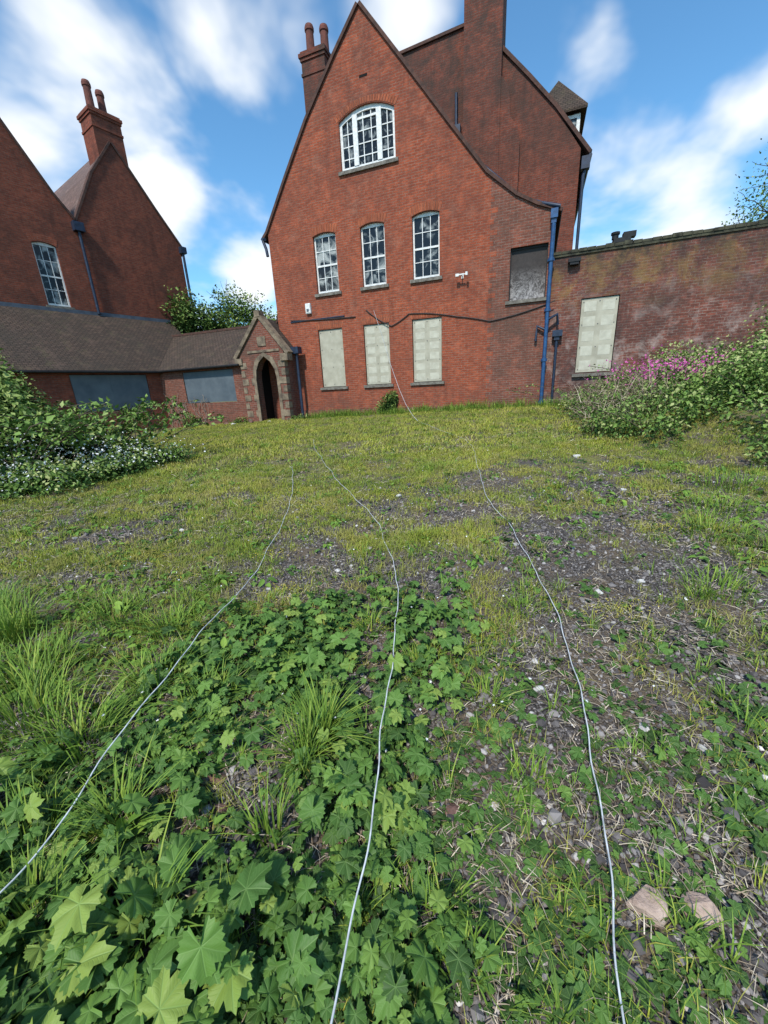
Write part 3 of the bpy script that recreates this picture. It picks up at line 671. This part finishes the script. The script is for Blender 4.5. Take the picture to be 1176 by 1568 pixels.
scatter("leafy_weeds",lobV,lobF,P,Rm,S,M['broad'],Rn,True)
n=len(P); k=rng.uniform(0,1,n)<.6; Pk=P[k]; n=len(Pk)
hh=Pk[:,2]-HT(Pk[:,0],Pk[:,1])
Bp=Pk.copy(); Bp[:,2]-=hh
sv,sf_,sr_=blades(Bp,rng.uniform(0,6.28,n),hh,np.full(n,.03),np.full(n,.0035),rng.uniform(.3,.8,n),2)
mk("weed_stalks",sv,sf_,M['tuft'],sr_)
c=[]
for _ in range(5200):
    y=.35+11*rng.uniform()**1.6; x=rng.uniform(-1.2*y-.3,1.05*y+.3)
    p=.45*(fbm(np.array([x*1.5]),np.array([y*1.5]),88,4)[0]>.52)+.07
    if y<2 and x>.1: p=.55
    if rng.uniform()<p: c.append((x,y,rng.uniform(.6,1.35)))
P,Rm,S,Rn=rosette(c,7,.030,.03,.08)
scatter("small_weeds",lobVs,lobFs,P,Rm,S,M['broad'],np.clip(Rn-.12,0,1))
c=[]
for _ in range(800):
    x=rng.uniform(-2.9,-.5);y=rng.uniform(.55,3.0)
    if rng.uniform()<.5*sm((-x-.35-.15*y)/.6): c.append((x,y,rng.uniform(.45,1.0)))
for _ in range(70): c.append((rng.normal(-3.4,.9),rng.uniform(3,7),rng.uniform(.5,1.1)))
for _ in range(150): c.append((rng.uniform(2.4,4.8),rng.uniform(2.2,5.5),rng.uniform(.4,1.0)))
for _ in range(420):
    y=rng.uniform(2.5,13); c.append((rng.uniform(-.8,.6)*y,y,rng.uniform(.35,.8)))
P,Rm,S,Rn=rosette(c,12,.07,.08,.075)
scatter("ovate_weeds",ovV,ovF,P,Rm,S,M['ovate'],Rn,True)

ph=(1+5**.5)/2
ico=np.array([(-1,ph,0),(1,ph,0),(-1,-ph,0),(1,-ph,0),(0,-1,ph),(0,1,ph),(0,-1,-ph),(0,1,-ph),(ph,0,-1),(ph,0,1),(-ph,0,-1),(-ph,0,1)])/math.sqrt(1+ph*ph)
icf=np.array([(0,11,5),(0,5,1),(0,1,7),(0,7,10),(0,10,11),(1,5,9),(5,11,4),(11,10,2),(10,7,6),(7,1,8),(3,9,4),(3,4,2),(3,2,6),(3,6,8),(3,8,9),(4,9,5),(2,4,11),(6,2,10),(8,6,7),(9,8,1)])
ico=ico*(1+rng.uniform(-.25,.25,(12,1)))
n=64000
y=.35+5.*rng.uniform(0,1,n)**1.5; x=rng.uniform(-1.,1.,n)*(.5+1.1*y)
k=rng.uniform(0,1,n)<np.clip(1.1-gdens(x,y)*.8-.75*leafdens(x,y)+.15*(x>0),.05,1); x=x[k];y=y[k];n=len(x)
s=np.exp(rng.normal(math.log(.0056),.42,n))*(1+.09*y)
S=np.stack([s*rng.uniform(.8,1.4,n),s,s*rng.uniform(.5,.85,n)],-1)
P=np.stack([x,y,HT(x,y)+s*.25],-1)
scatter("gravel",ico,icf,P,rotm(rng.uniform(0,6.28,n),rng.normal(0,.3,n),rng.normal(0,.3,n)),S,M['gravel'],rng.beta(1.5,2.2,n))
n=46000
y=.35+9*rng.uniform(0,1,n)**1.4; x=rng.uniform(-1.,1.,n)*(.5+1.05*y)
k=rng.uniform(0,1,n)<.25+.75*(fbm(x*2,y*2,99,3)>.48); x=x[k];y=y[k];n=len(x)
st=np.array([(-.5,0,0),(.5,0,0),(.35,.5,.12),(-.35,.5,.12),(.1,1,0),(-.1,1,0)]);sf=np.array([(0,1,2),(0,2,3),(3,2,4),(3,4,5)])
Ln=rng.uniform(.015,.075,n)*(1+.1*y)
scatter("dead_stalks",st,sf,np.stack([x,y,HT(x,y)+rng.uniform(.004,.022,n)],-1),rotm(rng.uniform(0,6.28,n),rng.normal(.05,.14,n),rng.normal(0,.4,n)),
   np.stack([rng.uniform(.0012,.003,n)*(1+.25*y),Ln,Ln],-1),M['straw'],rng.uniform(0,1,n))
n=6500; cx=rng.uniform(-2.5,3.5,30);cy=rng.uniform(1.8,10,30); i=rng.integers(0,30,n)
x=cx[i]+rng.normal(0,.16,n)*(.5+.12*cy[i]);y=cy[i]+rng.normal(0,.10,n)*(.5+.12*cy[i])
scatter("yellow_moss",smV,smF,np.stack([x,y,HT(x,y)+rng.uniform(.004,.03,n)],-1),rotm(rng.uniform(0,6.3,n),rng.normal(0,.3,n),rng.normal(0,.3,n)),rng.uniform(.006,.014,n)*(1+.12*y),M['yellow'],rng.uniform(0,1,n))
def rock(name,x,y,sx,sy,sz,mat,seed,yaw=0,sub=3):
    bpy.ops.mesh.primitive_ico_sphere_add(subdivisions=sub,radius=1); o=bpy.context.object; o.name=name
    r=np.random.default_rng(seed); pl=[(Vector(r.normal(0,1,3)).normalized(),r.uniform(.55,.85)) for _ in range(9)]
    for v in o.data.vertices:
        c=v.co.copy()
        for d,h in pl:
            t=c.dot(d)
            if t>h: c-=d*(t-h)
        c+=c.normalized()*float(r.normal(0,.012)); v.co=Vector((c.x*sx,c.y*sy,c.z*sz))
    o.location=(x,y,float(HT(x,y))+sz*.35); o.rotation_euler=(0,0,yaw); o.data.materials.append(mat)
rock("large_stone",.705,.725,.060,.052,.04,M['rock'],1,.3,4)
rock("large_stone",.855,.70,.055,.042,.035,M['rock'],2,-.5,4)
rock("large_stone",.90,.50,.07,.05,.04,M['rock'],5,.5,4)
for i,(x,y,s) in enumerate([(.72,1.56,.030),(1.08,1.31,.032),(1.45,2.36,.032),(1.8,2.46,.03),(.35,1.02,.02),(.78,1.75,.025),(-.4,2.9,.03),(.12,.9,.018),(2.9,4.5,.05),(3.2,6.3,.07),(.2,4.8,.04),(-2.2,4.,.04),(-3.,6.,.05),(.6,.85,.02),(1.25,1.2,.02),(1.5,1.0,.022)]):
    rock("white_pebble",x,y,s,s*.75,s*.6,M['whitestone'],20+i,i)
for i,(x,y) in enumerate([(-.72,1.17),(-.58,1.27),(-.66,1.05),(.20,1.02),(-.2,.95)]): rock("brick_fragment",x,y,.045,.03,.018,M['brickbit'],50+i,i*1.3)
for i,(x,y,s) in enumerate([(-6.6,17.2,.16),(-6.2,17.0,.12),(-5.4,16.9,.14),(-4.6,16.7,.1),(-7.2,17.3,.13)]): rock("rubble",x,y,s,s*.7,s*.5,M['whitestone' if i%2 else 'brickbit'],80+i,i)

def cord(pts,seed=0):
    pts=np.array(pts,float)
    out=[]
    p=np.vstack([2*pts[0]-pts[1],pts,2*pts[-1]-pts[-2]])
    for i in range(1,len(p)-2):
        for t in np.linspace(0,1,14,endpoint=False):
            out.append(.5*((2*p[i])+(-p[i-1]+p[i+1])*t+(2*p[i-1]-5*p[i]+4*p[i+1]-p[i+2])*t*t+(-p[i-1]+3*p[i]-3*p[i+1]+p[i+2])*t**3))
    out.append(pts[-1]); out=np.array(out)
    d=np.cumsum(np.r_[0,np.hypot(*np.diff(out,axis=0).T)])
    out[:,0]+=.006*np.sin(d*9+seed)+.003*np.sin(d*23+seed)+.05*(fbm(d*.8,d*0+seed,15,3)-.5)*sm((out[:,1]-1)/3)*2
    z=HT(out[:,0],out[:,1])+.024+.03*fbm(d*1.3,d*0+seed,5,3)+.125*leafdens(out[:,0],out[:,1])+.02*sm((3-out[:,1])/2)
    z=np.convolve(np.pad(z,6,mode='edge'),np.ones(13)/13,'valid')
    return [(a,b_,c_) for (a,b_),c_ in zip(out,z)]
curve_obj("white_cord",[cord([(-1.5,.30),(-1.17,.72),(-1.13,1.19),(-1.10,2.01),(-1.08,2.8),(-1.12,4.0),(-1.23,5.24),(-1.6,7.)],seed=1)],.0028,M['rope'])
curve_obj("white_cord",[cord([(-.2,.3),(-.16,.53),(-.11,.78),(-.04,1.34),(.07,2.37),(.05,3.08),(-.13,4.06),(-.62,5.46),(-1.32,8.06),(-1.7,10)],seed=2)],.0028,M['rope'])
curve_obj("white_cord",[cord([(.48,.3),(.51,.51),(.70,.96),(.93,1.63),(1.07,2.28),(1.20,3.51),(1.21,4.54),(1.82,7.92),(1.5,10.2),(1.16,11.97)],seed=3)],.0028,M['rope'])
curve_obj("hanging_cable",[[(1.16,11.97,.52),(1.05,12.6,.66),(.9,13.4,.98),(.75,14.2,1.45),(.5,15.1,2.35),(.25,15.7,3.4),(.0,15.9,4.25)]],.0055,M['rope'])

# ------------------------------------------------------------------ shrubs
def blobpts(blobs,n,dens=.35):
    vol=np.array([b_[3]*b_[4]*b_[5] for b_ in blobs]); c=rng.choice(len(blobs),n,p=vol**.75/np.sum(vol**.75))
    B=np.array(blobs)[c]; d=rng.normal(0,1,(n,3)); d/=np.linalg.norm(d,axis=1)[:,None]
    lump=fbm(d[:,0]*3+B[:,0]*3,d[:,1]*3+d[:,2]*3,31,4)
    r=(rng.uniform(0,1,n)**dens)*(.36+1.2*lump)
    P=B[:,:3]+d*B[:,3:6]*r[:,None]
    return P,d,r,lump
def shrub(name,blobs,n,size,mat,tv=smV,tf=smF):
    P,d,r,lump=blobpts(blobs,n)
    gz=HT(P[:,0],P[:,1]); k=P[:,2]>gz+.02; P=P[k];d=d[k];r=r[k];lump=lump[k];n=len(P)
    yaw=np.arctan2(-d[:,0],d[:,1])+rng.normal(0,.8,n)
    Rm=rotm(yaw,rng.normal(-.1,.6,n),rng.normal(0,.6,n))
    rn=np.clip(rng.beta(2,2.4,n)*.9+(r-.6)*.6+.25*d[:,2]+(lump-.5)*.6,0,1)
    scatter(name,tv,tf,P,Rm,size*rng.uniform(.5,1.35,n),mat,rn)
def stems(pts,n,l,seed,up=.8):
    r=np.random.default_rng(seed);out=[]
    for _ in range(n):
        c=pts[r.integers(len(pts))]; p=np.array([c[0]+r.normal(0,c[3]*.35),c[1]+r.normal(0,c[4]*.35),0.]); p[2]=HT(p[0],p[1])
        d=np.array([r.normal(0,.5),r.normal(0,.5),up]); q=[tuple(p)]
        ll=l*r.uniform(.6,1.15)
        for k in range(6):
            p=p+d*ll/6; d=d+np.array([r.normal(0,.12),r.normal(0,.12),-.13]); q.append(tuple(p))
        out.append(q)
    return out
def sprigs(name,paths,per,size,mat):
    P=[]
    for q in paths:
        q=np.array(q); t=rng.uniform(.35,1,per)*(len(q)-1); i=np.minimum(t.astype(int),len(q)-2); f=(t-i)[:,None]
        P.append(q[i]*(1-f)+q[i+1]*f+rng.normal(0,.035,(per,3)))
    P=np.concatenate(P); n=len(P)
    scatter(name,smV,smF,P,rotm(rng.uniform(0,6.3,n),rng.normal(.1,.6,n),rng.normal(0,.6,n)),size*rng.uniform(.5,1.3,n),mat,np.clip(rng.beta(3,2,n),0,1))
LB=[(-8.5,8.6,1.1,1.2,1.1,1.4),(-7.4,8.2,.9,.7,.7,1.0),(-6.6,7.7,.75,.6,.6,.8),(-5.9,8.2,.55,.6,.6,.6),(-5.2,8.1,.4,.5,.5,.38),(-7.2,6.7,.55,.7,.6,.65),(-6.3,6.6,.35,.6,.5,.4),(-7.9,7.4,1.0,.6,.6,.9),(-10,10,1.4,1.5,1.5,1.5)]
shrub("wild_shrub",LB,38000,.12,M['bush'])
q=stems(LB[:8],130,2.6,3); curve_obj("shrub_stems",q,.008,M['bark'],res=1); sprigs("shrub_sprigs",q,48,.12,M['bushlight'])
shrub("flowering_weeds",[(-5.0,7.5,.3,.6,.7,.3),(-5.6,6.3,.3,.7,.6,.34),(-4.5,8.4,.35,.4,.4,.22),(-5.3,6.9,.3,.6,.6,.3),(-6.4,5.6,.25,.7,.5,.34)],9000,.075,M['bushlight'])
n=1700
Bq=np.array([(-5.1,7.2,.50),(-5.7,6.3,.50),(-4.8,7.9,.50),(-6.1,5.9,.50),(-5.5,7.6,.7),(-6.4,6.6,.85)])[rng.integers(0,6,n)]
P=Bq+rng.normal(0,1,(n,3))*np.array([.45,.45,.15]); gz=HT(P[:,0],P[:,1]); P=P[P[:,2]>gz+.15];n=len(P)
fl=np.array([(math.cos(a)*(.5 if i%2 else .2),math.sin(a)*(.5 if i%2 else .2),.06) for i,a in enumerate(np.linspace(0,2*math.pi,10,endpoint=False))]+[(0,0,0)])
ff=np.array([(10,i,(i+1)%10) for i in range(10)])
scatter("white_blossom",fl,ff,P,rotm(rng.uniform(0,6,n),rng.normal(.6,.5,n),rng.normal(0,.4,n)),.040*rng.uniform(.6,1.3,n),M['petal'],rng.uniform(0,1,n))
n=420; y=rng.uniform(1.2,8,n); x=rng.uniform(-1.,.9,n)*y
scatter("daisies",fl,ff,np.stack([x,y,HT(x,y)+rng.uniform(.05,.12,n)],-1),rotm(rng.uniform(0,6,n),rng.normal(.3,.4,n),rng.normal(0,.4,n)),.016*rng.uniform(.6,1.3,n),M['petal'],rng.uniform(0,1,n))
RB=[]
for i in range(90):
    y=rng.uniform(4.2,12.8); xe=float(xedge(y)); x=xe+.2+rng.uniform(0,1)**1.1*5.2
    k=min(1,(x-xe)/3.2); h=.22+.58*k*rng.uniform(.4,1.3); RB.append((x,y,float(HT(x,y))+h*.3,.35+.28*k,.35+.28*k,h))
RB+=[(8.4,8.,1.9,.8,.8,.6),(9.5,9.2,2.2,1.1,1.,.9),(7.6,6.4,1.5,.6,.6,.6)]
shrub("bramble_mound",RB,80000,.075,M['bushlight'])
q=stems(RB,200,1.15,8,.9); curve_obj("bramble_canes",q,.006,M['bark'],res=1); sprigs("bramble_sprigs",q,36,.075,M['bushlight'])
n=1500; y=rng.uniform(8,12.5,n); x=np.interp(y,[7.4,10.8,13.5],[4.0,5.2,6.2])+rng.uniform(0,1.8,n)
P=np.stack([x,y,HT(x,y)+rng.uniform(.1,.6,n)],-1)
Ln=rng.uniform(.25,.7,n)
scatter("dead_bramble_canes",st,sf,P,rotm(rng.uniform(0,6.28,n),rng.normal(.2,.4,n),rng.normal(0,.4,n)),np.stack([rng.uniform(.006,.011,n),Ln,Ln],-1),M['straw'],rng.uniform(0,.8,n))
n=1100; P=np.array([(6.9,9.3,1.62)])+rng.normal(0,1,(n,3))*np.array([.75,.5,.15])
scatter("pink_flowers",fl,ff,P,rotm(rng.uniform(0,6,n),rng.normal(1.,.5,n),rng.normal(0,.5,n)),.065*rng.uniform(.5,1.2,n),M['pink'],rng.uniform(0,1,n))
shrub("wall_ivy",[(.46,15.62,1.0,.32,.15,.45),(.25,15.75,.75,.3,.15,.3)],2600,.07,M['bush'])
shrub("doorway_weeds",[(-6.0,17.4,.35,.5,.3,.3),(-3.3,16.6,.4,.6,.3,.25),(-8.6,18.2,.4,.4,.3,.5)],3500,.07,M['bush'])
def tree(name,base,h,blobs,n,size,mat,seed):
    r=np.random.default_rng(seed)
    par=bpy.data.objects.new(name,None); COL.objects.link(par)
    c=bpy.data.curves.new("trunk",'CURVE'); c.dimensions='3D'; c.bevel_depth=1; c.bevel_resolution=2
    def limb(p0,p1,r0,r1):
        s=c.splines.new('POLY'); s.points.add(6)
        for i in range(7):
            t=i/6; q=p0.lerp(p1,t)+Vector(r.normal(0,.06,3))*math.sin(t*3.14)*(p1-p0).length*.5
            s.points[i].co=(q.x,q.y,q.z,1); s.points[i].radius=r0*(1-t)+r1*t
    b0=Vector(base); top=b0+Vector((0,0,h*.6)); limb(b0,top,.16,.09)
    for b_ in blobs:
        ctr=Vector(b_[:3]); limb(b0.lerp(top,r.uniform(.5,1)),ctr,.07,.02)
        for _ in range(9):
            d=Vector(r.normal(0,1,3)).normalized(); limb(ctr,ctr+Vector((d.x*b_[3],d.y*b_[4],abs(d.z)*b_[5]))*1.1,.02,.006)
    c.materials.append(M['bark']); o=bpy.data.objects.new("trunk",c); COL.objects.link(o); o.parent=par
    P,d,rr,lump=blobpts(blobs,n,.5); n=len(P)
    V,F=scat(smV,smF,P,rotm(rng.uniform(0,6.3,n),rng.normal(0,.7,n),rng.normal(0,.7,n)),size*rng.uniform(.6,1.3,n))
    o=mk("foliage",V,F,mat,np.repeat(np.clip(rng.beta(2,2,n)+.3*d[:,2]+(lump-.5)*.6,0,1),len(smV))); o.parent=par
tree("garden_tree",(-10.2,24.4,.2),6,[(-10.4,23.9,5.5,1.2,1.1,1.7),(-9.4,24.6,5.2,1.2,1.,1.5),(-8.6,25.2,4.6,1.2,1.,1.5)],10000,.17,M['bush'],1)
tree("garden_tree",(-7.6,27.5,.2),7,[(-9.,27.3,6.6,1.5,1.2,1.6),(-7.8,27.5,6.0,1.5,1.3,1.6),(-6.6,27.8,5.4,1.3,1.2,1.3)],5500,.17,M['bushlight'],2)
tree("garden_tree",(17.4,19.5,.6),9,[(16.3,18.6,7.6,1.5,1.2,1.4),(17.3,19.2,9.,1.5,1.3,1.6),(15.5,18.4,6.6,1.3,1.,1.3),(18.2,18.8,6.9,1.6,1.3,1.5)],3000,.12,M['bushlight'],4)

# ------------------------------------------------------------------ world, sun, camera
w=bpy.data.worlds.new("World"); SC.world=w; w.use_nodes=True; nt=w.node_tree; L=nt.links
bg=nt.nodes["Background"]
SE,SA=math.radians(50),math.radians(203)
sky=N(nt,"ShaderNodeTexSky",sky_type='NISHITA'); sky.sun_disc=False; sky.sun_elevation=SE; sky.sun_rotation=SA
sky.air_density=1.; sky.dust_density=.3; sky.ozone_density=2.
tc=N(nt,"ShaderNodeTexCoord"); nm=N(nt,"ShaderNodeVectorMath",operation='NORMALIZE'); L.new(tc.outputs["Generated"],nm.inputs[0])
sp=N(nt,"ShaderNodeSeparateXYZ"); L.new(nm.outputs[0],sp.inputs[0])
zz=math_(nt,'ADD',math_(nt,'MAXIMUM',sp.outputs[2],0.),.35)
cb=N(nt,"ShaderNodeCombineXYZ"); L.new(math_(nt,'DIVIDE',sp.outputs[0],zz),cb.inputs[0]); L.new(math_(nt,'DIVIDE',sp.outputs[1],zz),cb.inputs[1])
base=noise(nt,cb.outputs[0],2.0,5,.52,.2)
bias=None
for (dx,dy,dz,rad,amt) in [(-.757,1.343,.927,.22,.24),(-.40,1.327,.90,.12,.24),(-.889,1.259,.662,.13,.22),(-.544,1.207,.50,.09,.26),(-.303,1.138,.28,.09,.32),
        (.133,1.329,.885,.12,.22),(.622,1.327,.877,.10,.20),(1.023,1.255,.650,.09,.20),(.832,1.174,.394,.11,.22),(.95,1.18,.30,.10,.2),(-.9,1.3,.3,.2,.2)]:
    v=Vector((dx,dy,dz)).normalized()
    dn=N(nt,"ShaderNodeVectorMath",operation='DISTANCE'); L.new(nm.outputs[0],dn.inputs[0]); dn.inputs[1].default_value=v
    t=math_(nt,'MULTIPLY',math_(nt,'MAXIMUM',math_(nt,'SUBTRACT',1.,math_(nt,'DIVIDE',dn.outputs["Value"],rad)),0.),amt)
    bias=t if bias is None else math_(nt,'MAXIMUM',bias,t)
cl=ramp(nt,math_(nt,'ADD',base,bias),BW(.50,.72),'EASE')
skyc=mix(nt,1.,sky.outputs[0],(.85,1.35,1.50),'MULTIPLY')
L.new(mix(nt,cl,skyc,(7.0,7.3,7.6)),bg.inputs[0]); bg.inputs[1].default_value=.15
sun=bpy.data.lights.new("sun",'SUN'); sun.energy=4.5; sun.angle=math.radians(4); sun.color=(1,.94,.84)
so=bpy.data.objects.new("sun",sun); COL.objects.link(so)
sd=Vector((math.sin(SA)*math.cos(SE),math.cos(SA)*math.cos(SE),math.sin(SE)))
so.rotation_euler=sd.to_track_quat('Z','Y').to_euler(); so.location=(0,-10,30)
th=math.radians(17.6); r=math.radians(2.9)
F_=Vector((0,math.cos(th),-math.sin(th)));U0=Vector((0,math.sin(th),math.cos(th)));R0=Vector((1,0,0))
Rv=R0*math.cos(r)-U0*math.sin(r);Uv=U0*math.cos(r)+R0*math.sin(r)
cd=bpy.data.cameras.new("camera"); cd.sensor_fit='HORIZONTAL'; cd.sensor_width=36; cd.lens=595/1176*36; cd.clip_start=.05; cd.clip_end=2000
co=bpy.data.objects.new("camera",cd); COL.objects.link(co)
m3=Matrix((Rv,Uv,-F_)).transposed(); co.matrix_world=Matrix.Translation((0,0,1.5))@m3.to_4x4()
SC.camera=co
SC.view_settings.view_transform='Standard'; SC.view_settings.look='None'; SC.view_settings.exposure=0
